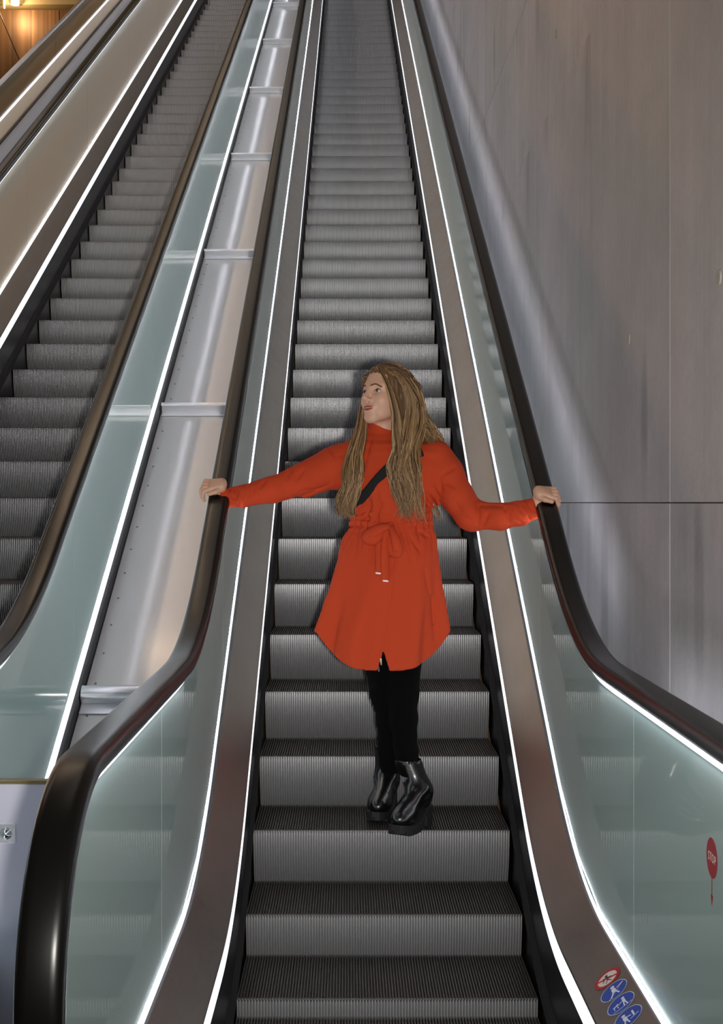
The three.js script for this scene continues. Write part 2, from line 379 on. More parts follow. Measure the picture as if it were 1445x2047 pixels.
// safety stickers on the right deck of the near escalator and the stop sticker on its glass
function canvasTexture(w, h, draw) {
  const c = document.createElement('canvas'); c.width = w; c.height = h;
  const x = c.getContext('2d'); draw(x, w, h);
  const t = new THREE.CanvasTexture(c); t.colorSpace = THREE.SRGBColorSpace; return t;
}
{
  const figure = (x, list) => { x.lineCap = 'round'; x.lineJoin = 'round'; for (const l of list) { if (l.length === 3) { x.beginPath(); x.arc(l[0], l[1], l[2], 0, 7); x.fill(); } else { x.lineWidth = l[0]; x.beginPath(); x.moveTo(l[1], l[2]); for (let i = 3; i < l.length; i += 2) x.lineTo(l[i], l[i + 1]); x.stroke(); } } };
  const blue = (x) => { x.fillStyle = '#c9d4e6'; x.fillRect(0, 0, 256, 256); x.fillStyle = '#1f46a8'; x.beginPath(); x.arc(128, 128, 121, 0, 7); x.fill(); x.fillStyle = x.strokeStyle = '#dfe6f2'; };
  const draws = [
    (x) => { x.fillStyle = '#b01c24'; x.fillRect(0, 0, 256, 256); x.fillStyle = '#dcd6ce'; x.beginPath(); x.arc(128, 128, 94, 0, 7); x.fill(); x.fillStyle = x.strokeStyle = '#2a2428';
      figure(x, [[128, 78, 15], [20, 128, 100, 128, 150], [10, 92, 96, 128, 106, 166, 132], [10, 128, 150, 100, 190], [10, 128, 150, 152, 192], [12, 80, 150, 100, 120]]); x.strokeStyle = '#b01c24'; x.lineWidth = 22; x.beginPath(); x.moveTo(52, 92); x.lineTo(204, 164); x.stroke(); },
    (x) => { blue(x); figure(x, [[128, 62, 20], [40, 128, 104, 128, 140], [15, 112, 160, 84, 214], [15, 146, 160, 160, 206], [10, 160, 108, 226, 84]]); x.lineWidth = 5; x.beginPath(); x.moveTo(60, 224); x.lineTo(226, 84); x.stroke(); },
    (x) => { blue(x); figure(x, [[160, 68, 16], [26, 160, 98, 160, 140], [11, 150, 150, 146, 196], [11, 170, 150, 176, 196], [9, 150, 110, 104, 128], [14, 92, 118, 60, 124], [7, 64, 132, 60, 170], [7, 92, 132, 96, 170], [98, 112, 10]]); x.lineWidth = 6; x.beginPath(); x.moveTo(40, 200); x.lineTo(216, 200); x.stroke(); },
    (x) => { blue(x); figure(x, [[96, 70, 18], [36, 98, 108, 102, 150], [13, 92, 160, 80, 210], [13, 112, 160, 122, 210], [11, 110, 110, 150, 128], [16, 176, 84, 176, 150], [8, 140, 176, 214, 160]]); },
  ];
  const names = ['red ringed round prohibition sticker on the deck', 'blue round sticker of a figure, just below the red ringed one', 'blue round sticker of an adult holding a child', 'lowest blue round sticker at the frame edge'];
  const ang = Math.atan2(0.410 - 0.330, 0.570 - 0.4693);
  const disc = new THREE.CircleGeometry(0.040, 40);
  draws.forEach((dr, i) => {
    const mat = std({ map: canvasTexture(256, 256, dr), roughness: 0.35 });
    const m = part('safety_sticker', disc, mat, mainEsc, names[i]);
    const d = 3.344 - i * 0.083, u = 0.527, n = 0.330 + (u - 0.4693) * Math.tan(ang) + 0.0012;
    m.quaternion.setFromEuler(new THREE.Euler(-Math.PI / 2, 0, 0));
    m.quaternion.premultiply(new THREE.Quaternion().setFromAxisAngle(V(0, 0, 1), ang));
    m.position.set(u, n, DSTAR - d);
  });
  const stop = canvasTexture(256, 256, (x) => { x.fillStyle = '#a8161c'; x.fillRect(0, 0, 256, 256); x.fillStyle = '#e4d4cc'; x.font = 'bold 78px sans-serif'; x.textAlign = 'center'; x.textBaseline = 'middle'; x.fillText('STOP', 128, 128); });
  const red = std({ color: 0xa8161c, roughness: 0.4 });
  const sg = new THREE.Group(); sg.name = 'stop_sticker'; sg.userData.label = 'red round stop sticker with an arrow on the glass'; mainEsc.add(sg);
  sg.position.set(U - 0.0065, 0.88, DSTAR - 2.59); sg.rotation.y = -Math.PI / 2;
  part('sticker_disc', new THREE.CircleGeometry(0.039, 40), std({ map: stop, roughness: 0.4 }), sg);
  const ar = new THREE.Shape(); ar.moveTo(-0.0025, -0.038); ar.lineTo(0.0025, -0.038); ar.lineTo(0.0025, -0.072); ar.lineTo(0.009, -0.072); ar.lineTo(0, -0.094); ar.lineTo(-0.009, -0.072); ar.lineTo(-0.0025, -0.072);
  part('sticker_arrow', new THREE.ShapeGeometry(ar), red, sg);
}

// ------------------------------------------------------------------ metal cladding between the escalators
{
  const xa = -0.988, xb = -0.497, e = 0.335, z0 = DSTAR;
  const g = thing('metal_cladding', 'ribbed stainless cladding with cross bars between the two escalators', 'cladding', [0, 0, -z0]);
  const bars = []; for (let i = 0; i < 9; i++) bars.push(4.97 + 2.1 * i);
  const edges = [3.52, ...bars, TOP_D];
  for (let i = 0; i + 1 < edges.length; i++) {
    const a = edges[i] + 0.001, b = edges[i + 1] - 0.001;
    const geo = sweep(basePath(a, b), [[xa, e], [xb, e], [xb, e - 0.02], [xa, e - 0.02]], { z0 });
    part('cladding_panel', geo, M.cladding, g);
  }
  bars.forEach((d, i) => {
    const big = i === 0, r = big ? 0.034 : 0.022;
    const bar = new THREE.Group(); bar.name = 'cross_bar'; bar.position.set(0, noseY(d) + e, z0 - d); bar.rotation.x = Math.PI / 6; g.add(bar);
    const flange = box(xa, xb, 0.0, 0.006, 0.01, big ? 0.09 : 0.05, 0.002);
    part('flange', flange, M.steel, bar);
    const body = big ? new THREE.CylinderGeometry(r, r, xb - xa, 28).rotateZ(Math.PI / 2).translate((xa + xb) / 2, 0.022, 0) : box(xa, xb, 0, 0.05, -0.02, 0.014, 0.006);
    part('bar_body', body, M.steel, bar);
  });
  const list = [], cap = new THREE.CylinderGeometry(0.0042, 0.005, 0.003, 8); cap.rotateX(Math.PI / 6);
  for (let d = 4.72; d < 14; d += 0.166) for (const x of [xa + 0.032, xb - 0.03]) { const c = cap.clone(); c.translate(x, noseY(d) + e + 0.001, z0 - d); list.push(c); }
  const sc = part('panel_screws', merge(list), M.screw, g, 'rows of small screw heads along the panel edges'); sc.userData.kind = 'stuff';
}
// end panel that closes the gap between the two escalators at the landing
{
  const g = thing('end_panel', 'pale lilac metal end panel with a key switch, lower left corner', 'panel', [-0.744, 0, -3.5]);
  part('panel_sheet', box(-0.244, 0.244, 0, 0.832, -0.02, 0, 0.003), M.endPanel, g);
  part('cap_strip', box(-0.244, 0.244, 0.832, 0.842, -0.024, 0.004, 0.002), M.brass, g, 'thin brass cap strip');
  const k = new THREE.Group(); k.name = 'key_switch'; k.position.set(-0.897 + 0.744, 0.702, 0); g.add(k);
  part('switch_plate', box(-0.026, 0.026, -0.026, 0.026, -0.001, 0.002, 0.001), M.steel, k);
  const dome = new THREE.LatheGeometry([[0.0, 0.016], [0.005, 0.0155], [0.010, 0.012], [0.0135, 0.006], [0.015, 0.003], [0.017, 0.0]].map(([a, b]) => new THREE.Vector2(a, b)), 24); dome.rotateX(Math.PI / 2);
  part('key_cylinder', dome, std({ color: 0xd8d6da, roughness: 0.18, metalness: 1 }), k);
}
// outer deck between the near escalator and the wall
{
  const g = thing('outer_deck', 'narrow steel outer deck between the right glass and the wall', 'deck', [0, 0, -DSTAR]);
  const sec = [[0.768, 0.36], [0.768, 0.345], [WALL_X - 0.004, 0.345], [WALL_X - 0.004, 0.36]];
  for (let i = 0; i + 1 < SECTIONS.length; i++) part('deck_sheet', sweep(basePath(SECTIONS[i], SECTIONS[i + 1] - 0.002), sec, { z0: DSTAR }), M.cladding, g);
}
// glazed parapet left of the far escalator
{
  const g = thing('glass_parapet', 'glazed sloping parapet with a light line left of the far escalator', 'parapet', [0, 0, -DSTAR]);
  const x = -2.52, z0 = DSTAR, a = 7.1;
  part('cap_strip', sweep(basePath(a, TOP_D), [[-2.49, 0.985], [-2.36, 0.985], [-2.36, 0.945], [-2.49, 0.945]], { z0 }), M.capGrey, g, 'blue grey metal capping strip');
  part('side_cladding', sweep(basePath(a, TOP_D), [[-2.36, 0.30], [-2.34, 0.30], [-2.34, -0.3], [-2.36, -0.3]], { z0 }), M.housing, g);
  part('edge_trim', sweep(basePath(a, TOP_D), [[-2.512, 0.99], [-2.495, 0.99], [-2.495, 0.93], [-2.512, 0.93]], { z0 }), M.black, g);
  for (let i = 0; i < 7; i++) {
    const p = a + 2.2 * i + 0.003, q = Math.min(TOP_D, a + 2.2 * (i + 1));
    part('lower_pane', sweep(basePath(p, q), [[x, 0.95], [x, 1.125], [x - 0.012, 1.125], [x - 0.012, 0.95]], { z0 }), M.warmLitGlass, g);
    part('upper_pane', sweep(basePath(p, q), [[x, 1.142], [x, 1.385], [x - 0.012, 1.385], [x - 0.012, 1.142]], { z0 }), M.clearGlass, g);
  }
  part('light_line', sweep(basePath(a, TOP_D), [[x + 0.006, 1.126], [x + 0.006, 1.141], [x - 0.016, 1.141], [x - 0.016, 1.126]], { z0 }), M.led, g);
  part('top_rail', sweep(basePath(a, TOP_D), [[x + 0.008, 1.385], [x + 0.008, 1.405], [x - 0.02, 1.405], [x - 0.02, 1.385]], { z0 }), M.steel, g);
}
// warm hall beyond the parapet: bronze cladding, wall lamp, cable
{
  const hall = new THREE.Group(); hall.name = 'wall_hall'; scene.add(hall);
  tag(hall, 'bronze clad wall of the warm hall beyond the parapet', 'wall', null, 'structure');
  const panels = [[-9, -4.72], [-4.71, -3.9], [-3.89, -2.62]];
  for (const [a, b] of panels) part('bronze_panel', box(a, b, -6, 8.22, -18.1, -18), M.bronze, hall);
  part('upper_fascia', box(-9, -2.62, 8.24, 16, -18.1, -17.85), std({ color: 0x9a8f6a, roughness: 0.6 }), hall);
  const l = thing('wall_lamp', 'glowing warm downlight on the bronze hall wall, top left', 'lamp', [-4.43, 8.3, -17.75]);
  part('lamp_glass', new THREE.CylinderGeometry(0.055, 0.055, 0.2, 20), M.lampWarm, l);
  part('lamp_bracket', box(-0.03, 0.03, 0.09, 0.13, -0.12, 0.02, 0.005), M.housing, l);
  const pl = new THREE.PointLight(0xffcf9c, 2.0); pl.name = 'wall_lamp_light'; pl.position.set(0, -0.16, 0.1); pl.castShadow = true; l.add(pl);
  const t = thing('tube_lamp', 'thin vertical glowing tube lamp beside a dark post, top left', 'lamp', [-4.585, 8.17, -17.8]);
  part('lamp_tube', new THREE.CylinderGeometry(0.012, 0.012, 0.5, 12).translate(0, 0.25, 0), M.lampWarm, t);
  const post = thing('steel_post', 'dark vertical post at the top left corner', 'post', [-4.66, -6, -17.7]);
  part('post_shaft', box(-0.05, 0.035, 0, 16, -0.04, 0.04, 0.005), M.housing, post);
  const cab = thing('stay_cable', 'thin dark diagonal cable in front of the bronze wall', 'cable', [-4.75, 8.4, -17.6]);
  const A = V(0, 0, 0), B = V(0.46, -1.1, 0);
  const cg = new THREE.CylinderGeometry(0.008, 0.008, A.distanceTo(B), 8); cg.rotateZ(Math.atan2(B.x, -B.y)); cg.translate(B.x / 2, B.y / 2, 0);
  part('cable_wire', cg, M.housing, cab);
  // long warm cove lamp in the hall, parallel to the escalators
  const c = thing('cove_lamp', 'long warm cove lamp in the hall beyond the parapet', 'lamp', [-5.2, 0, -DSTAR]);
  const sec = [[-0.06, 0.38], [-0.06, 0.5], [0.0, 0.5], [0.0, 0.38]];
  part('lamp_housing', sweep(basePath(5, 17.6), sec, { z0: DSTAR }), M.housing, c);
  part('lamp_diffuser', sweep(basePath(5.05, 17.5), [[0.0, 0.39], [0.0, 0.49], [0.012, 0.49], [0.012, 0.39]], { z0: DSTAR }), M.lampCeiling, c);
  const p0 = V(0.03, noseY(5.1) + 0.44, DSTAR - 5.1), p1 = V(0.03, noseY(17.4) + 0.44, DSTAR - 17.4);
  areaLight('cove_lamp_light', 0xffbe7c, LIGHT.hall, p0.distanceTo(p1), 0.1, p0.clone().add(p1).multiplyScalar(0.5), V(1, 0.35, 0), p1.clone().sub(p0), c);
}
// suspended linear ceiling lamps; the broad one is added fill
function ceilingLamp(label, x, e, a, b, power, width = 0.12, color = NEUTRAL, diffuser = M.lampCeiling) {
  const c = thing('linear_lamp', label, 'lamp', [x, 0, -DSTAR]);
  part('lamp_housing', sweep(basePath(a, b), [[-width / 2 - 0.01, e], [-width / 2 - 0.01, e + 0.1], [width / 2 + 0.01, e + 0.1], [width / 2 + 0.01, e]], { z0: DSTAR }), M.housing, c);
  part('lamp_diffuser', sweep(basePath(a + 0.01, b - 0.01), [[-width / 2, e - 0.012], [-width / 2, e], [width / 2, e], [width / 2, e - 0.012]], { z0: DSTAR }), diffuser, c);
  const p0 = V(0, noseY(a) + e - 0.03, DSTAR - a), p1 = V(0, noseY(b) + e - 0.03, DSTAR - b);
  const ax = p1.clone().sub(p0).normalize(), down = V(0, -ax.z, ax.y).multiplyScalar(ax.z > 0 ? 1 : -1);
  if (down.y > 0) down.negate();
  areaLight('linear_lamp_light', color, power, p0.distanceTo(p1), width, p0.clone().add(p1).multiplyScalar(0.5), down, ax, c);
  for (const d of [a + 0.3, b - 0.3]) part('suspension', new THREE.CylinderGeometry(0.004, 0.004, Math.max(0.05, 15.98 - noseY(d) - e - 0.1), 6).translate(0, (15.98 + noseY(d) + e + 0.1) / 2, DSTAR - d), M.housing, c);
}
ceilingLamp('long thin suspended lamp above the far escalator', -1.75, 4.2, 4.6, 21, LIGHT.line, 0.06, WARM);
ceilingLamp('broad unseen fill lamp added high above the metal cladding', -0.95, 5.0, 3.0, 21, LIGHT.fill, 0.3, NEUTRAL, M.fillPanel);  // added out of view so the cladding is lit evenly
{
  // unseen lamp over the hall, added to brighten the concrete wall
  const c = thing('added_wash_lamp', 'long tilted unseen lamp added above the warm hall to light the concrete wall', 'lamp', [-4.4, 0, -DSTAR]);
  part('lamp_housing', sweep(basePath(5.0, 17.5), [[-0.3, 4.25], [-0.3, 4.75], [-0.2, 4.75], [-0.2, 4.25]], { z0: DSTAR }), M.housing, c);
  part('lamp_diffuser', sweep(basePath(5.05, 17.45), [[-0.2, 4.27], [-0.2, 4.73], [-0.19, 4.73], [-0.19, 4.27]], { z0: DSTAR }), M.lampCeiling, c);
  for (const [a, b] of [[5.1, 17.4]]) {
    const p0 = V(-0.16, noseY(a) + 4.5, DSTAR - a), p1 = V(-0.16, noseY(b) + 4.5, DSTAR - b);
    areaLight('added_wash_light', 0xf2f0ff, LIGHT.wash, p0.distanceTo(p1), 0.45, p0.clone().add(p1).multiplyScalar(0.5), V(1, -0.35, 0), p1.clone().sub(p0), c);
  }
  for (const d of [5.4, 10, 17]) part('suspension', new THREE.CylinderGeometry(0.006, 0.006, 15.98 - noseY(d) - 4.75, 6).translate(-0.25, (15.98 + noseY(d) + 4.75) / 2, DSTAR - d), M.housing, c);
}
for (const [i, d] of [[0, 7.15], [1, 7.27]]) {
  const c = thing('cross_lamp', ['nearer of the two thin cross tubes above the cladding', 'farther of the two thin cross tubes above the cladding'][i], 'lamp', [-1.72, 5.55, -d]);
  part('lamp_housing', box(-0.5, 0.5, 0.01, 0.05, -0.02, 0.02, 0.005), M.housing, c);
  part('lamp_diffuser', box(-0.5, 0.5, -0.004, 0.01, -0.012, 0.012), M.lampCeiling, c);
  areaLight('cross_lamp_light', WARM, LIGHT.cross, 0.98, 0.022, V(0, -0.012, 0), V(0, -1, 0), V(1, 0, 0), c);
  for (const x of [-0.46, 0.46]) part('suspension', new THREE.CylinderGeometry(0.003, 0.003, 10.38, 6).translate(x, 5.24, 0), M.housing, c);
}
// the photographer's flash: the white trims of the coat and the shadow left of the figure show it
{
  const f = thing('camera_flash', 'small camera flash held beside the lens', 'flash', [0.09, 1.535, 0.05]);
  part('flash_window', new RoundedBoxGeometry(0.06, 0.035, 0.01, 2, 0.003), M.lampWarm, f);
  const s = new THREE.SpotLight(0xfffaf2, LIGHT.flash, 0, 0.62, 0.8, 2); s.name = 'camera_flash_light'; s.position.set(0, 0, -0.02); s.castShadow = true;
  s.shadow.radius = 1.5; s.target.position.set(-0.05, 0.25, -5); f.add(s); f.add(s.target);
}

// PERSON BEGIN
// ------------------------------------------------------------------ the woman: distance fields meshed with surface nets
function nets(f, lo, hi, h, uvScale = 1) {
  const n = [0, 1, 2].map((i) => Math.ceil((hi[i] - lo[i]) / h) + 2), [nx, ny, nz] = n;
  const val = new Float32Array(nx * ny * nz), id = new Int32Array(nx * ny * nz).fill(-1);
  for (let k = 0, o = 0; k < nz; k++) for (let j = 0; j < ny; j++) for (let i = 0; i < nx; i++, o++) val[o] = f(lo[0] + i * h, lo[1] + j * h, lo[2] + k * h);
  const pos = [], nor = [], uv = [], idx = [], S = [1, nx, nx * ny];
  const C = [0, 1, nx, nx + 1, nx * ny, nx * ny + 1, nx * ny + nx, nx * ny + nx + 1];
  for (let k = 0; k + 1 < nz; k++) for (let j = 0; j + 1 < ny; j++) for (let i = 0; i + 1 < nx; i++) {
    const o = i + j * nx + k * nx * ny; let m = 0;
    for (let c = 0; c < 8; c++) if (val[o + C[c]] < 0) m++;
    if (m === 0 || m === 8) continue;
    let x = 0, y = 0, z = 0, q = 0;
    for (let a = 0; a < 8; a++) for (const b of [1, 2, 4]) if (!(a & b)) {
      const va = val[o + C[a]], vb = val[o + C[a | b]];
      if ((va < 0) === (vb < 0)) continue;
      const t = va / (va - vb);
      x += (a & 1) + (b === 1 ? t : 0); y += ((a >> 1) & 1) + (b === 2 ? t : 0); z += ((a >> 2) & 1) + (b === 4 ? t : 0); q++;
    }
    const X = lo[0] + (i + x / q) * h, Y = lo[1] + (j + y / q) * h, Z = lo[2] + (k + z / q) * h, e = h * 0.6;
    id[o] = pos.length / 3; pos.push(X, Y, Z); uv.push((X + Z * 0.7) * uvScale, (Y + Z * 0.3) * uvScale);
    const gx = f(X + e, Y, Z) - f(X - e, Y, Z), gy = f(X, Y + e, Z) - f(X, Y - e, Z), gz = f(X, Y, Z + e) - f(X, Y, Z - e), l = Math.hypot(gx, gy, gz) || 1;
    nor.push(gx / l, gy / l, gz / l);
  }
  for (let k = 1; k + 1 < nz; k++) for (let j = 1; j + 1 < ny; j++) for (let i = 1; i + 1 < nx; i++) {
    const o = i + j * nx + k * nx * ny;
    for (let a = 0; a < 3; a++) {
      const s0 = val[o] < 0, s1 = val[o + S[a]] < 0; if (s0 === s1) continue;
      const b = S[(a + 1) % 3], c = S[(a + 2) % 3];
      const A = id[o], B = id[o - b], D = id[o - c], E = id[o - b - c];
      if (A < 0 || B < 0 || D < 0 || E < 0) continue;
      s0 ? idx.push(A, B, E, A, E, D) : idx.push(A, E, B, A, D, E);
    }
  }
  const g = new THREE.BufferGeometry();
  g.setAttribute('position', new THREE.Float32BufferAttribute(pos, 3)); g.setAttribute('normal', new THREE.Float32BufferAttribute(nor, 3)); g.setAttribute('uv', new THREE.Float32BufferAttribute(uv, 2));
  g.setIndex(idx);
  return g;
}
const smin = (a, b, k) => { const h = Math.max(k - Math.abs(a - b), 0) / k; return Math.min(a, b) - h * h * k * 0.25; };
const smax = (a, b, k) => -smin(-a, -b, k);
function cap(x, y, z, a, b, ra, rb) {
  const bx = b[0] - a[0], by = b[1] - a[1], bz = b[2] - a[2], px = x - a[0], py = y - a[1], pz = z - a[2];
  const t = clamp((px * bx + py * by + pz * bz) / (bx * bx + by * by + bz * bz + 1e-12));
  return Math.hypot(px - bx * t, py - by * t, pz - bz * t) - (ra + (rb - ra) * t);
}
function ell(x, y, z, c, r) {
  const a = (x - c[0]) / r[0], b = (y - c[1]) / r[1], d = (z - c[2]) / r[2], k0 = Math.hypot(a, b, d), k1 = Math.hypot(a / r[0], b / r[1], d / r[2]);
  return k1 < 1e-9 ? -Math.min(...r) : k0 * (k0 - 1) / k1;
}
// a point of the photograph at a depth
const at = (px, py, d) => [(px - 695.5) * d / FOCAL, EYE - (py - 1005) * d / FOCAL, -d];
{
  const TREAD = noseY(NOSE0), BASE = [0.17, TREAD, -4.95];
  const person = thing('person', 'woman in an orange coat standing on the escalator, both hands on the handrails', 'person', BASE);
  const home = (g) => { g.translate(-BASE[0], -BASE[1], -BASE[2]); return g; };
  const D = 4.96;
  const skin = phys({ color: 0xd8ab92, roughness: 0.5, sheen: 0.2 });
  const coatMat = phys({ color: 0xc44627, roughness: 0.9, specularIntensity: 0.4, bumpMap: clothBump, bumpScale: 0.0005 });
  const trouserMat = phys({ color: 0x060607, roughness: 1, specularIntensity: 0.25 });
  const leather = phys({ color: 0x0a0a0c, roughness: 0.3, clearcoat: 0.6, clearcoatRoughness: 0.22 });
  const soleMat = std({ color: 0x141416, roughness: 0.7 });
  const white = std({ color: 0xffffff, emissive: 0x000000, roughness: 0.3 });

  // ---- coat
  const rows = [ // photograph y, left edge, right edge, half depth
    [846, 736, 790, 0.046], [866, 733, 792, 0.052], [880, 722, 808, 0.066], [892, 702, 846, 0.084], [908, 694, 876, 0.100], [935, 692, 880, 0.113], [970, 694, 874, 0.116], [1010, 698, 868, 0.110], [1048, 696, 867, 0.106],
    [1075, 687, 872, 0.118], [1110, 677, 876, 0.128], [1160, 662, 881, 0.139], [1210, 649, 886, 0.150], [1260, 636, 890, 0.158], [1300, 630, 892, 0.164], [1360, 624, 896, 0.170],
  ].map(([py, l, r, b]) => ({ y: EYE - (py - 1005) * D / FOCAL, c: ((l + r) / 2 - 695.5) * D / FOCAL, a: (r - l) / 2 * D / FOCAL, b })).reverse();
  function torso(x, y, z) {
    let i = 0; while (i < rows.length - 2 && y > rows[i + 1].y) i++;
    const p = rows[i], q = rows[i + 1], t = smooth(0, 1, (y - p.y) / (q.y - p.y)) * 0.5 + clamp((y - p.y) / (q.y - p.y)) * 0.5;
    const a = lerp(p.a, q.a, t), b = lerp(p.b, q.b, t), c = lerp(p.c, q.c, t), zc = -D;
    const u = (x - c) / a, w = (z - zc) / b, ang = Math.atan2(w, u);
    let d = (Math.hypot(u, w) - 1) * Math.min(a, b);
    d = Math.max(d, (y - rows[rows.length - 1].y));
    const waist = Math.exp(-(((y - 1.492) / 0.030) ** 2)), wide = Math.exp(-(((y - 1.475) / 0.085) ** 2));
    const skirt = smooth(1.46, 1.0, y);
    d += 0.007 * waist;
    d -= wide * 0.018 * (Math.sqrt(Math.abs(Math.sin(ang * 9 + 1.4 * Math.sin(ang * 3 + y * 12) + noise.noise(x * 20, y * 10, z * 20)))) - 0.76) * (0.6 + 0.4 * Math.sin(ang * 7));
    d -= skirt * 0.016 * Math.sin(ang * 7 + 1.2 + 1.5 * Math.sin(y * 5)) + skirt * 0.004 * Math.sin(ang * 15 + y * 4);
    d -= (0.006 * noise.noise(x * 9, y * 7, z * 9) + 0.009 * (Math.sqrt(Math.abs(Math.sin(x * 17 + y * 21 + 2 * noise.noise(x * 8, y * 8, 3)))) - 0.76)) * smooth(1.40, 1.55, y) * smooth(1.83, 1.78, y);
    return d;
  }
  const armL = [[at(712, 918, 4.95), 0.072], [at(672, 934, 4.94), 0.076], [at(604, 961, 4.91), 0.060], [at(545, 977, 4.88), 0.048], [at(482, 993, 4.86), 0.038], [at(441, 995, 4.845), 0.032]];
  const armR = [[at(868, 915, 4.95), 0.070], [at(887, 948, 4.94), 0.072], [at(912, 992, 4.91), 0.062], [at(942, 1030, 4.88), 0.056], [at(1000, 1033, 4.84), 0.047], [at(1040, 1026, 4.82), 0.042], [at(1072, 1015, 4.80), 0.0355]];
  function chain(list, x, y, z, k, grow = 0) {
    let d = 9;
    for (let i = 0; i + 1 < list.length; i++) d = smin(d, cap(x, y, z, list[i][0], list[i + 1][0], list[i][1] + grow, list[i + 1][1] + grow), k);
    return d;
  }
  function sleeve(list, sgn, x, y, z) {
    let d = chain(list, x, y, z, 0.018);
    const w = list[list.length - 1][0], e = list[list.length - 3][0], along = Math.hypot(x - w[0], y - w[1]);
    // creases pushed together at the cuff, long soft folds higher up
    const crease = (q) => Math.sqrt(Math.abs(Math.sin(q))) - 0.76;
    d -= 0.0085 * crease(along * 62 + y * 34 * sgn + 1.3 * Math.sin(z * 60) + 2 * noise.noise(x * 16, y * 16, z * 16)) * Math.exp(-(((along - 0.05) / 0.06) ** 2));
    d -= 0.016 * crease(x * 15 * sgn - y * 18 + 1.6 * noise.noise(x * 10 + 3, y * 10, z * 10)) * smooth(0.07, 0.2, along) * clamp(0.35 + 1.6 * noise.noise(x * 7, y * 7 + 5, z * 7));
    // square cut at the cuff
    const p = list[list.length - 2][0], l = Math.hypot(w[0] - p[0], w[1] - p[1], w[2] - p[2]);
    const t = ((x - w[0]) * (w[0] - p[0]) + (y - w[1]) * (w[1] - p[1]) + (z - w[2]) * (w[2] - p[2])) / l;
    return smax(d, t - 0.004, 0.006);
  }
  const HEM0 = EYE - (1341 - 1005) * 4.815 / FOCAL, HEMS = EYE - (1262 - 1005) * D / FOCAL;
  const seamX = (y) => lerp((762 - 695.5) * D / FOCAL, (800 - 695.5) * D / FOCAL, clamp((y - 1.03) / 0.42));
  // pressed creases of the cloth, drawn as short lines: scale and origin of each enlarged view, then lines in it
  const creases = [];
  for (const [k, ox, oy, lines] of [
    [0.2353, 380, 850, [[960, 380, 905, 465], [870, 355, 825, 455], [540, 540, 532, 600], [462, 575, 440, 645], [412, 560, 398, 625], [385, 540, 408, 582], [890, 615, 1060, 560], [1180, 190, 1225, 260], [440, 640, 425, 690], [640, 470, 600, 530]]],
    [0.2353, 840, 850, [[480, 640, 488, 840], [725, 745, 732, 830], [855, 675, 935, 762], [880, 735, 908, 795], [70, 585, 135, 665], [165, 640, 245, 765], [510, 682, 690, 690], [170, 440, 185, 560], [195, 420, 290, 360], [560, 760, 520, 860], [700, 700, 712, 740]]],
    [0.2215, 600, 700, [[1110, 1285, 1215, 1395], [1290, 1175, 1385, 1235], [600, 1300, 640, 1405], [495, 1485, 640, 1440], [640, 800, 565, 1090], [1050, 1405, 1185, 1380], [1080, 1475, 1195, 1440], [1100, 1545, 1185, 1500], [560, 1560, 640, 1500], [1085, 1000, 1070, 1110], [690, 1280, 720, 1420]]],
    [0.2215, 600, 1000, [[980, 315, 1085, 475], [1185, 880, 1225, 1260], [1070, 285, 1160, 335], [395, 235, 560, 232], [330, 420, 260, 700], [640, 345, 636, 560], [845, 480, 820, 700], [590, 330, 720, 325], [1120, 640, 1165, 840], [520, 300, 500, 520], [930, 260, 1000, 560]]],
  ]) for (const [a, b, c, d] of lines) { const P = at(ox + a * k, oy + b * k, 4.86), Q = at(ox + c * k, oy + d * k, 4.86); creases.push([P[0], P[1], Q[0] - P[0], Q[1] - P[1]]); }
  function pressed(x, y) {
    let m = 0;
    for (const c of creases) { const t = clamp(((x - c[0]) * c[2] + (y - c[1]) * c[3]) / (c[2] * c[2] + c[3] * c[3])), q = (x - c[0] - c[2] * t) ** 2 + (y - c[1] - c[3] * t) ** 2; if (q < 0.0006) m = Math.max(m, Math.exp(-q / 0.00005) * (0.45 + 0.55 * Math.sin(Math.PI * clamp(t * 0.9 + 0.05)))); }
    return m;
  }
  function coat(x, y, z) {
    let d = torso(x, y, z);
    // overlapping front edge below the waist
    if (y < 1.47 && z > -D) d -= 0.005 * smooth(0.004, -0.004, x - seamX(y)) * smooth(1.47, 1.42, y) - 0.0025;
    d = smin(d, sleeve(armL, 1, x, y, z), 0.05);
    d = smin(d, sleeve(armR, -1, x, y, z), 0.045);
    if (d < 0.02 && d > -0.03 && z > -D - 0.02) d += 0.0075 * pressed(x, y);
    if (y < 1.34) {
      d = Math.max(d, -(d + 0.012));                            // hollow skirt
      const c = (762 - 695.5) * D / FOCAL, u = clamp(Math.abs(x - 0.13) / 0.245), hem = lerp(HEM0, HEMS, u * u * u) + (z < -D ? 0.02 : 0);
      d = smax(d, hem - y, 0.004);
      if (z > -D) d = smax(d, -((Math.abs(x - (seamX(y) + 0.004)) - clamp((1.035 - y) * 0.30, -0.05, 0.05))), 0.003);   // front slit
    }
    return d;
  }
  const coatMesh = part('coat', home(nets(coat, [-0.50, 0.92, -5.18], [0.74, 1.885, -4.745], 0.0058)), coatMat, person, 'orange knee-length coat with a high collar and tied waist');
  const front = (x, y, extra = 0) => { let z = -4.70; for (let i = 0; i < 60; i++) { const d = coat(x, y, z); if (d < 0.0004) break; z -= Math.max(0.0006, d * 0.6); if (z < -5) break; } return z + extra; };

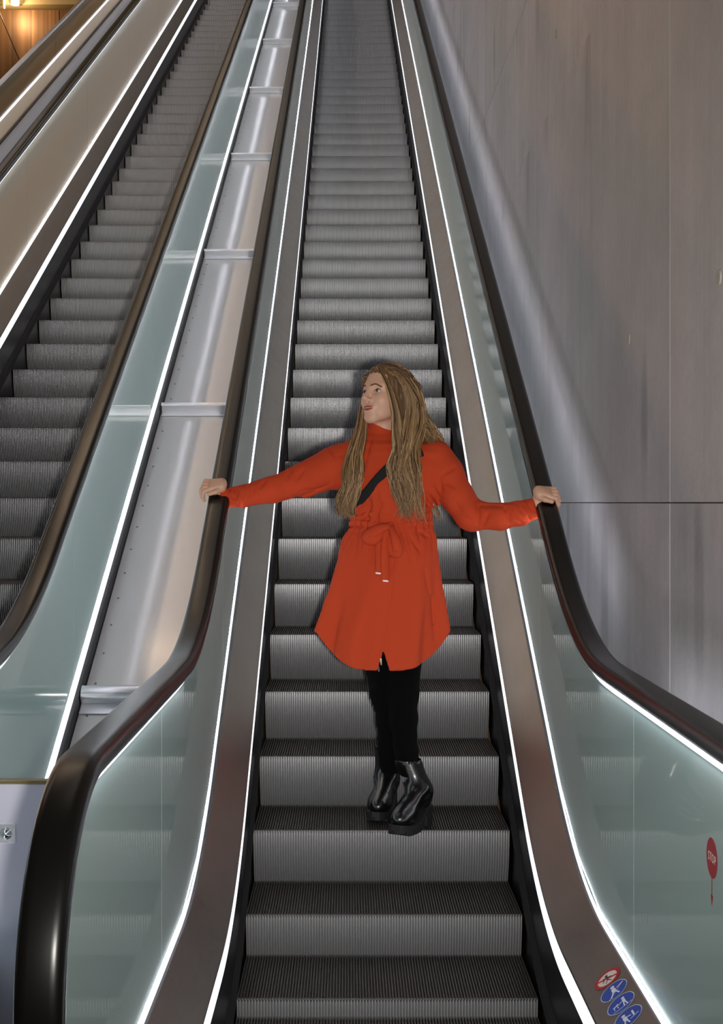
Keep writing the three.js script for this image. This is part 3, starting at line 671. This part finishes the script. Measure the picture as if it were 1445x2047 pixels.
  // ribbons lying on the coat: points in the photograph, width in metres
  function ribbon(pts, width, lift, thick = 0.004, tilt = 0) {
    const c = new THREE.CatmullRomCurve3(pts.map(([px, py, up = 0]) => { const [x, y] = at(px, py, 4.84); return V(x, y, front(x, y, lift + up)); }));
    const n = 28, pos = [], idx = [], prof = [[-1, -0.002], [-0.96, 0.45 * thick], [-0.55, 0.9 * thick], [0, thick], [0.55, 0.9 * thick], [0.96, 0.45 * thick], [1, -0.002]], m = prof.length;
    for (let i = 0; i <= n; i++) {
      const p = c.getPoint(i / n), t = c.getTangent(i / n), s = V(0, 0, 1).cross(t).normalize();
      const w = typeof width === 'function' ? width(i / n) : width, end = 0.35 + 0.65 * Math.sqrt(clamp(Math.min(i, n - i) / 3));
      for (const [a, b] of prof) pos.push(p.x + s.x * w / 2 * a, p.y + s.y * w / 2 * a, p.z + b * end + a * w / 2 * tilt);
      if (i) for (let k = 0; k < m; k++) { const o = (i - 1) * m, q = i * m, k2 = (k + 1) % m; idx.push(o + k, o + k2, q + k, o + k2, q + k2, q + k); }
    }
    for (let k = 1; k + 1 < m; k++) { idx.push(0, k + 1, k, n * m, n * m + k, n * m + k + 1); }
    const g = new THREE.BufferGeometry(); g.setAttribute('position', new THREE.Float32BufferAttribute(pos, 3)); g.setIndex(idx); g.computeVertexNormals(); return home(g);
  }
  part('waist_band', home(nets((x, y, z) => {
    const ang = Math.atan2((z + D) / 0.1, (x - 0.16) / 0.16), o = torso(x, y, z), band = Math.abs(y - 1.492 - 0.004 * Math.sin(ang * 3)) - 0.012;
    return smax(o - 0.0035 - 0.0025 * Math.sin(ang * 26 + 2 * Math.sin(ang * 7)), band, 0.010);
  }, [-0.05, 1.46, -5.12], [0.38, 1.525, -4.80], 0.005)), coatMat, coatMesh, 'gathered fabric belt channel');
  part('waist_tie', ribbon([[772, 1048, 0.012], [758, 1080, 0.010], [756, 1115, 0.004], [756, 1143, 0.003]], 0.024, 0.006, 0.010, 0.35), coatMat, coatMesh, 'hanging end of the fabric belt');
  part('waist_tie', ribbon([[778, 1048, 0.016], [770, 1090, 0.014], [769, 1130, 0.009], [770, 1158, 0.007]], 0.032, 0.008, 0.012, -0.3), coatMat, coatMesh, 'longer hanging end of the fabric belt');
  part('bow_loop', ribbon([[780, 1050, 0.026], [757, 1058, 0.034], [734, 1074, 0.020], [748, 1080, 0.010], [772, 1062, 0.014]], (t) => 0.022 + 0.024 * Math.sin(Math.PI * t), 0.008, 0.020, 0.3), coatMat, coatMesh);
  part('bow_loop', ribbon([[780, 1050, 0.026], [790, 1078, 0.034], [794, 1104, 0.020], [782, 1102, 0.010], [778, 1070, 0.014]], (t) => 0.020 + 0.020 * Math.sin(Math.PI * t), 0.008, 0.018, -0.3), coatMat, coatMesh);
  part('belt_knot', home(nets((x, y, z) => { const [kx, ky] = at(780, 1053, 4.84), kz = front(kx, ky) + 0.012; return ell(x, y, z, [kx, ky, kz], [0.017, 0.019, 0.013]) - 0.002 * Math.sin(x * 260 + y * 120); }, [0.11, 1.44, -4.90], [0.20, 1.53, -4.80], 0.004)), coatMat, coatMesh);
  for (const [px, py, up] of [[756, 1145, 0.007], [770, 1160, 0.011]]) {
    const [x, y] = at(px, py, 4.84), tip = new THREE.CapsuleGeometry(0.0034, 0.015, 4, 10); tip.rotateZ(Math.PI / 2 - 0.12); tip.translate(x, y, front(x, y, up + 0.006));
    part('tie_tip', home(tip), white, coatMesh, 'bright white tip of the belt');
  }
  {
    const g = new THREE.TubeGeometry(new THREE.CatmullRomCurve3([[761, 1316], [762, 1326], [760, 1335], [757, 1341]].map(([px, py]) => { const [x, y] = at(px, py, 4.81); return V(x, y, front(x - 0.006, y, 0.002)); })), 12, 0.0028, 8);
    part('hem_piping', home(g), white, coatMesh, 'short white piping at the front slit');
  }

  // ---- trousers
  const legs = [
    [[at(756, 1230, 4.98), 0.088], [at(772, 1385, 4.95), 0.058], [at(782, 1440, 4.98), 0.052], [at(780, 1500, 5.01), 0.043], [at(779, 1535, 5.03), 0.037]],
    [[at(808, 1230, 4.96), 0.086], [at(806, 1385, 4.89), 0.055], [at(806, 1440, 4.89), 0.050], [at(811, 1500, 4.875), 0.042], [at(813, 1535, 4.875), 0.037]],
  ];
  const trouser = (x, y, z) => Math.min(...legs.map((l, i) => chain(l, x, y, z, 0.02) - 0.002 * Math.sin(y * 90 + i * 2 + x * 40) * smooth(0.9, 0.65, y)));
  part('trousers', home(nets(trouser, [-0.02, 0.55, -5.13], [0.34, 1.26, -4.78], 0.007)), trouserMat, person, 'slim black trousers');

  // ---- boots
  function boot(heel, yaw, top) {
    const g = new THREE.Group(); g.name = 'boot'; g.position.set(heel[0] - BASE[0], 0, heel[1] - BASE[2]); g.rotation.y = yaw; person.add(g);
    // own axes: z forward to the toe, y up, x across
    const sole = new THREE.Shape();
    const half = (z) => lerp(0.030, 0.044, smooth(0.05, 0.19, z)) * Math.sqrt(clamp(1 - (Math.abs(z - 0.17) / 0.092) ** 2.4 * (z > 0.17 ? 1 : 0))) * Math.sqrt(clamp(1 - ((0.05 - z) / 0.055) ** 4 * (z < 0.05 ? 1 : 0)));
    const zs = []; for (let i = 0; i <= 30; i++) zs.push(-0.004 + 0.265 * i / 30);
    const field = (grow, lowY, hiY, z0, z1) => (x, y, z) => Math.max(Math.abs(x + 0.006 * smooth(0.1, 0.25, z)) - half(clamp(z, -0.003, 0.259)) - grow, lowY(z) - y, y - hiY(z), z0 - z, z - z1);
    const welt = (z) => lerp(0.034, 0.072, smooth(0.16, 0.03, z)) + 0.010 * smooth(0.2, 0.26, z);
    const bottom = (z) => z < 0.078 ? 0.0 : lerp(0.044, 0.0, smooth(0.078, 0.115, z)) + 0.012 * smooth(0.215, 0.262, z);
    const lug = (x, y, z) => { const w = ((z + 0.003) % 0.024) < 0.006 && Math.abs(x) > 0.012 && y < bottom(z) + 0.010 ? 0.004 : -1; return w; };
    const base = field(0.004, bottom, welt, -0.004, 0.262);
    part('boot_sole', nets((x, y, z) => Math.max(base(x, y, z) , lug(x, y, z)), [-0.06, -0.008, -0.02], [0.06, 0.10, 0.28], 0.0032), soleMat, g, 'chunky lugged sole and block heel');
    const [tx, ty, tz] = top;
    const upper = (x, y, z) => {
      let d = ell(x, y, z, [-0.004, 0.058, 0.198], [0.041, 0.036, 0.058]);
      d = smin(d, cap(x, y, z, [-0.002, 0.072, 0.165], [0, 0.112, 0.075], 0.036, 0.038), 0.03);
      d = smin(d, cap(x, y, z, [0, 0.095, 0.045], [0, 0.125, 0.05], 0.036, 0.039), 0.03);
      d = smin(d, cap(x, y, z, [0, 0.13, 0.055], [tx, ty, tz], 0.038, 0.048), 0.035);
      d -= 0.0022 * Math.sin(y * 130 + z * 90 + 8 * x) * Math.exp(-(((y - 0.125) / 0.035) ** 2)) * smooth(0.03, 0.09, z);
      d = Math.max(d, welt(z) - 0.004 - y);
      const open = cap(x, y, z, [tx * 0.8, ty - 0.05, tz], [tx, ty + 0.05, tz], 0.042, 0.043);
      d = Math.max(d, y - ty - 0.004 + 0.10 * (z - tz) * 0.3); d = Math.max(d, -open);
      return d;
    };
    const up = part('boot_upper', nets(upper, [-0.09, 0.02, -0.05], [0.09, 0.30, 0.28], 0.004), leather, g, 'glossy black leather boot upper');
    const elastic = (x, y, z) => Math.max(Math.abs(upper(x, y, z)) - 0.0022, Math.abs(z - lerp(0.062, tz + 0.012, clamp((y - 0.12) / 0.12))) - lerp(0.006, 0.02, clamp((y - 0.12) / 0.1)), 0.125 - y, y - ty + 0.006, 0.02 - Math.abs(x - tx * clamp(y / ty)));
    part('elastic_gusset', nets(elastic, [-0.09, 0.11, -0.02], [0.09, 0.28, 0.12], 0.003), std({ color: 0x060607, roughness: 0.95 }), up);
    return g;
  }
  boot([0.288, -4.905], -0.47, [-0.05, 0.235, 0.055]);
  boot([0.160, -5.125], -0.20, [-0.002, 0.245, 0.035]);

  // ---- head, turned to the left of the picture
  const HC = at(771, 791, 4.935), yaw = -0.80, pitch = 0.10, roll = 0.03;
  const HM = new THREE.Matrix4().makeRotationFromEuler(new THREE.Euler(-pitch, yaw, roll, 'YXZ')).setPosition(...HC), HI = HM.clone().invert();
  const toHead = (x, y, z) => { const e = HI.elements; return [e[0] * x + e[4] * y + e[8] * z + e[12], e[1] * x + e[5] * y + e[9] * z + e[13], e[2] * x + e[6] * y + e[10] * z + e[14]]; };
  // head axes: z out of the face, y up, x across
  function headField(x, y, z) {
    const ax = Math.abs(x);
    let d = ell(x, y, z, [0, 0.034, -0.012], [0.073, 0.080, 0.094]);
    d = smin(d, ell(x, y, z, [0, -0.020, 0.022], [0.058, 0.078, 0.066]), 0.03);
    d = smin(d, cap(ax, y, z, [0.012, -0.090, 0.066], [0.047, -0.052, 0.0], 0.017, 0.017), 0.03);
    d = smin(d, ell(x, y, z, [0, -0.092, 0.072], [0.020, 0.018, 0.019]), 0.022);
    d = smin(d, ell(ax, y, z, [0.034, -0.030, 0.052], [0.026, 0.026, 0.028]), 0.028);
    d = smin(d, cap(ax, y, z, [0.012, 0.024, 0.080], [0.046, 0.024, 0.060], 0.009, 0.008), 0.02);
    d = smax(d, -ell(ax, y, z, [0.031, 0.004, 0.093], [0.020, 0.0135, 0.019]), 0.011);
    d = smin(d, cap(x, y, z, [0, 0.012, 0.084], [0, -0.022, 0.108], 0.0070, 0.0088), 0.014);
    d = smin(d, ell(x, y, z, [0, -0.026, 0.1095], [0.0090, 0.0078, 0.009]), 0.007);
    d = smin(d, ell(ax, y, z, [0.0115, -0.031, 0.095], [0.0072, 0.0062, 0.010]), 0.007);
    d = smin(d, ell(x, y, z, [0, -0.060, 0.078], [0.026, 0.017, 0.016]), 0.018);
    return d;
  }
  const neckA = at(764, 880, 4.965);
  const headWorld = (x, y, z) => { const p = toHead(x, y, z); let d = headField(...p); return smin(d, cap(x, y, z, [HC[0] - 0.002, HC[1] - 0.06, HC[2] - 0.015], neckA, 0.047, 0.048), 0.02); };
  const headGeo = nets(headWorld, [HC[0] - 0.13, HC[1] - 0.20, HC[2] - 0.13], [HC[0] + 0.13, HC[1] + 0.13, HC[2] + 0.13], 0.0032);
  // torso, arms and legs under the clothes
  const bodyField = (x, y, z) => {
    let d = smin(cap(x, y, z, at(785, 930, D), at(785, 1190, D), 0.085, 0.085), cap(x, y, z, neckA, at(775, 930, D), 0.046, 0.07), 0.04);
    d = smin(d, chain(armL, x, y, z, 0.02, -0.017), 0.03); d = smin(d, chain(armR, x, y, z, 0.02, -0.017), 0.03);
    for (const l of legs) d = smin(d, chain(l, x, y, z, 0.02, -0.012), 0.02);
    return d;
  };
  const bodyGeo = nets(bodyField, [-0.49, 0.58, -5.12], [0.73, 1.84, -4.77], 0.012);
  // ---- hands on the rails: A across the rail to the outside, B up the rail, N off its surface
  function handField(o, s, spread, curl, wrist) {
    const B = [0, 0.5, -0.866], A = [s, 0, 0], N = [0, 0.866, 0.5];
    const P = (a, b, n) => [o[0] + A[0] * a, o[1] + B[1] * b + N[1] * n, o[2] + B[2] * b + N[2] * n];
    const bones = [];
    bones.push([wrist, P(-0.008, 0.002, 0.016), 0.021, 0.020]);                // wrist into palm
    for (const b of [-0.024, -0.008, 0.008, 0.024]) bones.push([P(-0.012, b * 0.7, 0.018), P(0.022, b, 0.016), 0.0145, 0.0115]);
    const len = [0.82, 0.97, 1, 0.9];
    [-0.027, -0.009, 0.009, 0.026].forEach((b, i) => {
      const l = len[i], sp = b * spread, k1 = P(0.022, b, 0.016), k2 = P(0.022 + 0.030 * l, b + sp, 0.012), k3 = P(0.022 + 0.041 * l, b + sp * 1.3, -0.010), k4 = P(0.022 + 0.040 * l - 0.004, b + sp * 1.4, -0.010 - 0.020 * curl * l);
      bones.push([k1, k2, 0.0098, 0.0086], [k2, k3, 0.0086, 0.0078], [k3, k4, 0.0078, 0.0066]);
    });
    const tb = s > 0 ? -1 : -1;
    bones.push([P(-0.014, tb * 0.018, 0.012), P(0.006, tb * 0.040, 0.010), 0.0125, 0.0098], [P(0.006, tb * 0.040, 0.010), P(0.030, tb * 0.050, 0.007), 0.0092, 0.0075]);
    return (x, y, z) => { let d = 9; for (let i = 0; i < bones.length; i++) d = smin(d, cap(x, y, z, ...bones[i]), i < 5 ? 0.012 : 0.004); return d; };
  }
  const railTop = (d, u) => noseY(d) + railLift(d) + 0.023;
  const handL = [at(438, 992, 4.845)[0] - 0.002, railTop(4.845) + 0.012, -4.845], handR = [at(1083, 1004, 4.795)[0] + 0.0, railTop(4.80) + 0.010, -4.80];
  const fl = handField(handL, -1, 0.35, 0.9, armL[5][0]), fr = handField(handR, 1, 0.35, 0.9, armR[6][0]);
  const box3 = (o) => [[o[0] - 0.10, o[1] - 0.08, o[2] - 0.10], [o[0] + 0.10, o[1] + 0.09, o[2] + 0.10]];
  const hg = [nets(fl, ...box3(handL), 0.0028), nets(fr, ...box3(handR), 0.0028)];
  part('body', home(merge([headGeo, bodyGeo, ...hg])), skin, person, 'woman with light skin, face turned to the left');

  // ---- face details, placed in head axes
  const toWorld = (x, y, z) => V(x, y, z).applyMatrix4(HM);
  const put = (g) => { g.applyMatrix4(HM); return home(g); };
  const skinZ = (x, y) => { let z = 0.14; for (let i = 0; i < 80; i++) { const d = headField(x, y, z); if (d < 0.0003) break; z -= Math.max(0.0004, d * 0.7); } return z; };
  const eyeWhite = phys({ color: 0xd9d4d0, roughness: 0.2 }), irisMat = phys({ color: 0x5d7686, roughness: 0.2 }), dark = std({ color: 0x1c130e, roughness: 0.6 });
  const lashMat = std({ color: 0x2a1c14, roughness: 0.8 }), browMat = std({ color: 0x6b4a30, roughness: 0.9 }), lipMat = phys({ color: 0x9c4540, roughness: 0.42 });
  for (const s of [-1, 1]) {
    const c = V(s * 0.031, 0.003, 0.0660), gaze = V(-0.12 + 0.05 * s, 0.10, 1).normalize();
    const e = part('eye', put(new THREE.SphereGeometry(0.0125, 24, 16).translate(c.x, c.y, c.z)), eyeWhite, person);
    const disc = (r, h) => { const g = new THREE.SphereGeometry(0.0125 + h, 20, 10, 0, 6.3, 0, r / 0.0125); g.rotateX(Math.PI / 2); g.applyQuaternion(new THREE.Quaternion().setFromUnitVectors(V(0, 0, 1), gaze)); g.translate(c.x, c.y, c.z); return put(g); };
    part('iris', disc(0.0068, 0.0003), irisMat, e); part('pupil', disc(0.0032, 0.0006), dark, e);
    const lid = (y0, y1, yq, r, mat, name, dz) => {
      const pts = []; for (let i = 0; i <= 8; i++) { const t = i / 8 * 2 - 1, x = c.x + t * 0.0145; const y = c.y + (t * s > 0 ? yq : 0) * Math.abs(t) + y0 + (y1 - y0) * (1 - t * t); const rr = Math.sqrt(Math.max(0, 0.0133 ** 2 - (x - c.x) ** 2 - (y - c.y) ** 2)); pts.push(V(x, y, Math.max(c.z + rr, skinZ(x, y)) + dz)); }
      return part(name, put(new THREE.TubeGeometry(new THREE.CatmullRomCurve3(pts), 16, r, 6)), mat, person);
    };
    lid(-0.001, 0.0075, 0.002, 0.0016, lashMat, 'eyelash', 0.0008);
    lid(-0.001, 0.0102, 0.002, 0.0026, skin, 'eyelid', -0.0006);
    lid(-0.001, -0.0072, 0.002, 0.0016, skin, 'eyelid', -0.0006);
    const pts = []; for (let i = 0; i <= 8; i++) { const t = i / 8, x = s * lerp(0.013, 0.050, t), y = 0.0215 + 0.0065 * Math.sin(Math.PI * Math.min(1, t * 1.15)) - 0.004 * t * t; pts.push(V(x, y, skinZ(x, y) + 0.0004)); }
    const bg = new THREE.TubeGeometry(new THREE.CatmullRomCurve3(pts), 16, 0.0028, 6);
    part('eyebrow', put(bg), browMat, person);
  }
  const lipTube = (y0, bow, r, z) => { const pts = []; for (let i = 0; i <= 10; i++) { const t = i / 5 - 1, x = t * 0.0235; const y = y0 + bow(t) + 0.0028 * t * t; pts.push(V(x, y, skinZ(x, y) - r * 0.35 - 0.0005)); } const c = new THREE.CatmullRomCurve3(pts), g = new THREE.TubeGeometry(c, 24, r, 8); const p = g.attributes.position;
    for (let i = 0; i <= 24; i++) { const k = Math.sin(Math.PI * clamp(0.06 + 0.88 * i / 24)) ** 0.6, m = c.getPointAt(i / 24); for (let j = 0; j <= 8; j++) { const o = i * 9 + j; p.setXYZ(o, lerp(m.x, p.getX(o), k), lerp(m.y, p.getY(o), k), lerp(m.z, p.getZ(o), k)); } } g.computeVertexNormals(); return g; };
  part('lips', put(merge([lipTube(-0.0555, (t) => 0.0012 * Math.cos(t * 5), 0.0038), lipTube(-0.0635, (t) => -0.0016 * (1 - t * t), 0.0046)])), lipMat, person, 'dusky rose lips');

  // ---- hair: an inner volume and several hundred tapered locks along guide curves
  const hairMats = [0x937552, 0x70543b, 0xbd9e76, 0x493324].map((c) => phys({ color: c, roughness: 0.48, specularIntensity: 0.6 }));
  const hv = (x, y, z) => {
    const p = toHead(x, y, z);
    let d = ell(p[0], p[1], p[2], [0, 0.036, -0.020], [0.084, 0.090, 0.102]);
    d = smin(d, cap(p[0], p[1], p[2], [0, 0.02, -0.06], [0, -0.10, -0.075], 0.06, 0.055), 0.04);
    // leave the face free: hairline across the brow and down the temples
    const line = 0.064 - 0.9 * Math.abs(p[0]) ** 1.35;
    const face = Math.max(-(p[2] - (0.020 + 0.20 * Math.max(0, p[1] - 0.02) + 2.4 * Math.max(0, Math.abs(p[0]) - 0.042))), p[1] - (0.066 - 3.0 * p[0] * p[0]));
    return smax(d, -face, 0.02);
  };
  const vol = [hv];
  const masses = [
    [[at(722, 850, 4.93), 0.022], [at(712, 900, 4.87), 0.024], [at(700, 960, 4.84), 0.026], [at(694, 1010, 4.84), 0.016]],
    [[at(800, 800, 4.91), 0.040], [at(806, 850, 4.88), 0.040], [at(800, 900, 4.855), 0.034], [at(806, 950, 4.845), 0.020], [at(808, 985, 4.84), 0.008]],
    [[at(828, 800, 4.97), 0.045], [at(842, 860, 4.97), 0.045], [at(862, 900, 4.96), 0.030]],
  ];
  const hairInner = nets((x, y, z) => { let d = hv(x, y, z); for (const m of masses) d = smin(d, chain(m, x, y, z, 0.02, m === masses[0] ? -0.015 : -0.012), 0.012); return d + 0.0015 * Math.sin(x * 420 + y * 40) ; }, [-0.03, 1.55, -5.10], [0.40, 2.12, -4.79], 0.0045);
  const hair = part('hair', home(hairInner), hairMats[1], person, 'long light brown hair');  // core in a darker brown: shade between the locks put into its colour
  const guides = [ // photograph x, y, depth; width of the bundle at root and end; tones to draw from
    { p: [[748, 742, 4.95], [733, 780, 4.99], [724, 835, 4.97], [715, 890, 4.89], [703, 950, 4.845], [693, 1000, 4.835], [696, 1040, 4.835]], n: 190, w: [4, 12, 24, 20], near: 0.022 },
    { p: [[757, 735, 4.90], [775, 768, 4.85], [790, 820, 4.845], [795, 880, 4.84], [790, 935, 4.832], [798, 990, 4.83], [814, 1046, 4.828]], n: 110, w: [5, 11, 16, 10] },
    { p: [[764, 732, 4.91], [803, 760, 4.86], [820, 810, 4.86], [811, 870, 4.845], [800, 930, 4.832], [812, 985, 4.828], [798, 1038, 4.828]], n: 110, w: [6, 16, 20, 9] },
    { p: [[772, 730, 4.93], [820, 762, 4.90], [836, 815, 4.92], [834, 865, 4.89], [824, 920, 4.84], [828, 980, 4.826], [850, 1052, 4.822]], n: 70, w: [6, 14, 18, 12] },
    { p: [[775, 729, 4.95], [828, 768, 4.96], [843, 820, 4.98], [860, 862, 4.97], [880, 890, 4.96], [898, 920, 4.95]], n: 130, w: [6, 12, 15, 9] },
    { p: [[764, 731, 4.91], [795, 745, 4.87], [824, 790, 4.89], [836, 830, 4.93], [850, 860, 4.93], [864, 890, 4.90]], n: 90, w: [6, 14, 18, 12] },
    { p: [[800, 735, 5.0], [836, 800, 5.03], [850, 880, 5.09], [862, 980, 5.10], [874, 1050, 5.09]], n: 50, w: [8, 14, 18, 12] },
    { p: [[757, 735, 4.91], [782, 736, 4.90], [812, 752, 4.90], [832, 782, 4.92]], n: 90, w: [5, 9, 11, 11], m: [1, 3, 3, 1] },
    { p: [[752, 738, 4.93], [741, 742, 4.94], [732, 756, 4.96], [728, 775, 4.985]], n: 26, w: [3, 4, 4, 3], m: [1, 3, 0] },
  ];
  const byMat = [[], [], [], []];
  for (const gd of guides) {
    const gc = new THREE.CatmullRomCurve3(gd.p.map(([x, y, d]) => V(x, y, d * 100))); gd.dense = gc.getPoints(14).map((v) => [v.x, v.y, v.z / 100]);
    for (let i = 0; i < gd.n * 1.7; i++) {
      const a = rnd() * 2 - 1, b = (rnd() * 2 - 1), ph = rnd() * 6.28, stop = 0.82 + 0.18 * rnd(), L = gd.dense.length - 1, wav = 3 + rnd() * 6;
      const pts = gd.dense.map(([x, y, d], k) => {
        const t = k / L, q = t * (gd.w.length - 1), j = Math.min(gd.w.length - 2, Math.floor(q)), w = lerp(gd.w[j], gd.w[j + 1], q - j);
        const wob = wav * smooth(0.2, 0.8, t) * Math.sin(t * 17 + ph * 0.5 + gd.p[0][0]) + (t > 0.9 ? (rnd() - 0.5) * 9 : 0);
        const p = at(x + a * w * 0.8 + wob, y + b * 3 * t, d + b * 0.014 * Math.sqrt(Math.max(0, 1 - a * a)) - (gd.near ?? 0) * Math.sin(Math.PI * t) + 0.010 * a * a * (1 - t));
        let v = V(...p);
        if (k < L * 0.5) { let dd = hv(v.x, v.y, v.z); for (let it = 0; it < 4 && dd < 0.001; it++) { const e = 0.002, gx = hv(v.x + e, v.y, v.z) - hv(v.x - e, v.y, v.z), gy = hv(v.x, v.y + e, v.z) - hv(v.x, v.y - e, v.z), gz = hv(v.x, v.y, v.z + e) - hv(v.x, v.y, v.z - e), l = Math.hypot(gx, gy, gz) || 1; v.x += gx / l * (0.002 - dd); v.y += gy / l * (0.002 - dd); v.z += gz / l * (0.002 - dd); dd = hv(v.x, v.y, v.z); } }
        else { const dd = coat(v.x, v.y, v.z); if (dd < 0.004 && v.z > -5.0) v.z += 0.006 - dd; }
        return v;
      });
      const c = new THREE.CatmullRomCurve3(pts), n = 18, R = 0.0011 + 0.0013 * rnd(), side = 5, pos = [], idx = [];
      for (let k = 0; k <= n; k++) {
        const t = k / n * stop, p = c.getPoint(t), tn = c.getTangent(t), sx = V(0, 0, 1).cross(tn).normalize(), sy = tn.clone().cross(sx), r = R * (0.5 + 0.5 * smooth(0, 0.15, k / n)) * Math.sqrt(Math.max(0.02, 1 - (k / n) ** 3));
        for (let m = 0; m < side; m++) { const an = m / side * 6.2832; pos.push(p.x + (sx.x * Math.cos(an) + sy.x * Math.sin(an)) * r, p.y + (sx.y * Math.cos(an) + sy.y * Math.sin(an)) * r, p.z + (sx.z * Math.cos(an) + sy.z * Math.sin(an)) * r); }
        if (k) for (let m = 0; m < side; m++) { const o = (k - 1) * side, q = k * side, m2 = (m + 1) % side; idx.push(o + m, o + m2, q + m, o + m2, q + m2, q + m); }
      }
      const g = new THREE.BufferGeometry(); g.setAttribute('position', new THREE.Float32BufferAttribute(pos, 3)); g.setIndex(idx); g.computeVertexNormals();
      const tones = gd.m ?? [0, 0, 0, 1, 1, 2, 2, 3]; byMat[tones[Math.floor(rnd() * tones.length)]].push(g);
    }
  }
  byMat.forEach((list, i) => { const m = part('hair_locks', home(mergeGeometries(list)), hairMats[i], hair, ['light brown locks', 'brown locks', 'blond locks', 'dark brown locks'][i]); m.userData.kind = 'stuff'; });

  // ---- black cross-body strap: its own thing, worn over the coat
  const bag = thing('crossbody_bag', 'black webbing strap of the bag worn across the orange coat', 'bag', BASE);
  const ring = [[846, 902], [832, 908], [815, 915], [786, 928], [760, 952], [735, 982], [715, 1006], [702, 1030]];
  part('strap', ribbon(ring.map(([x, y]) => [x, y]), 0.034, 0.0025, 0.0025), std({ color: 0x0c0c0e, roughness: 0.85, bumpMap: clothBump, bumpScale: 0.0005 }), bag);
}
// PERSON END

scene.traverse((o) => { if (o.isMesh) o.castShadow = o.receiveShadow = true; });
renderer.render(scene, camera);
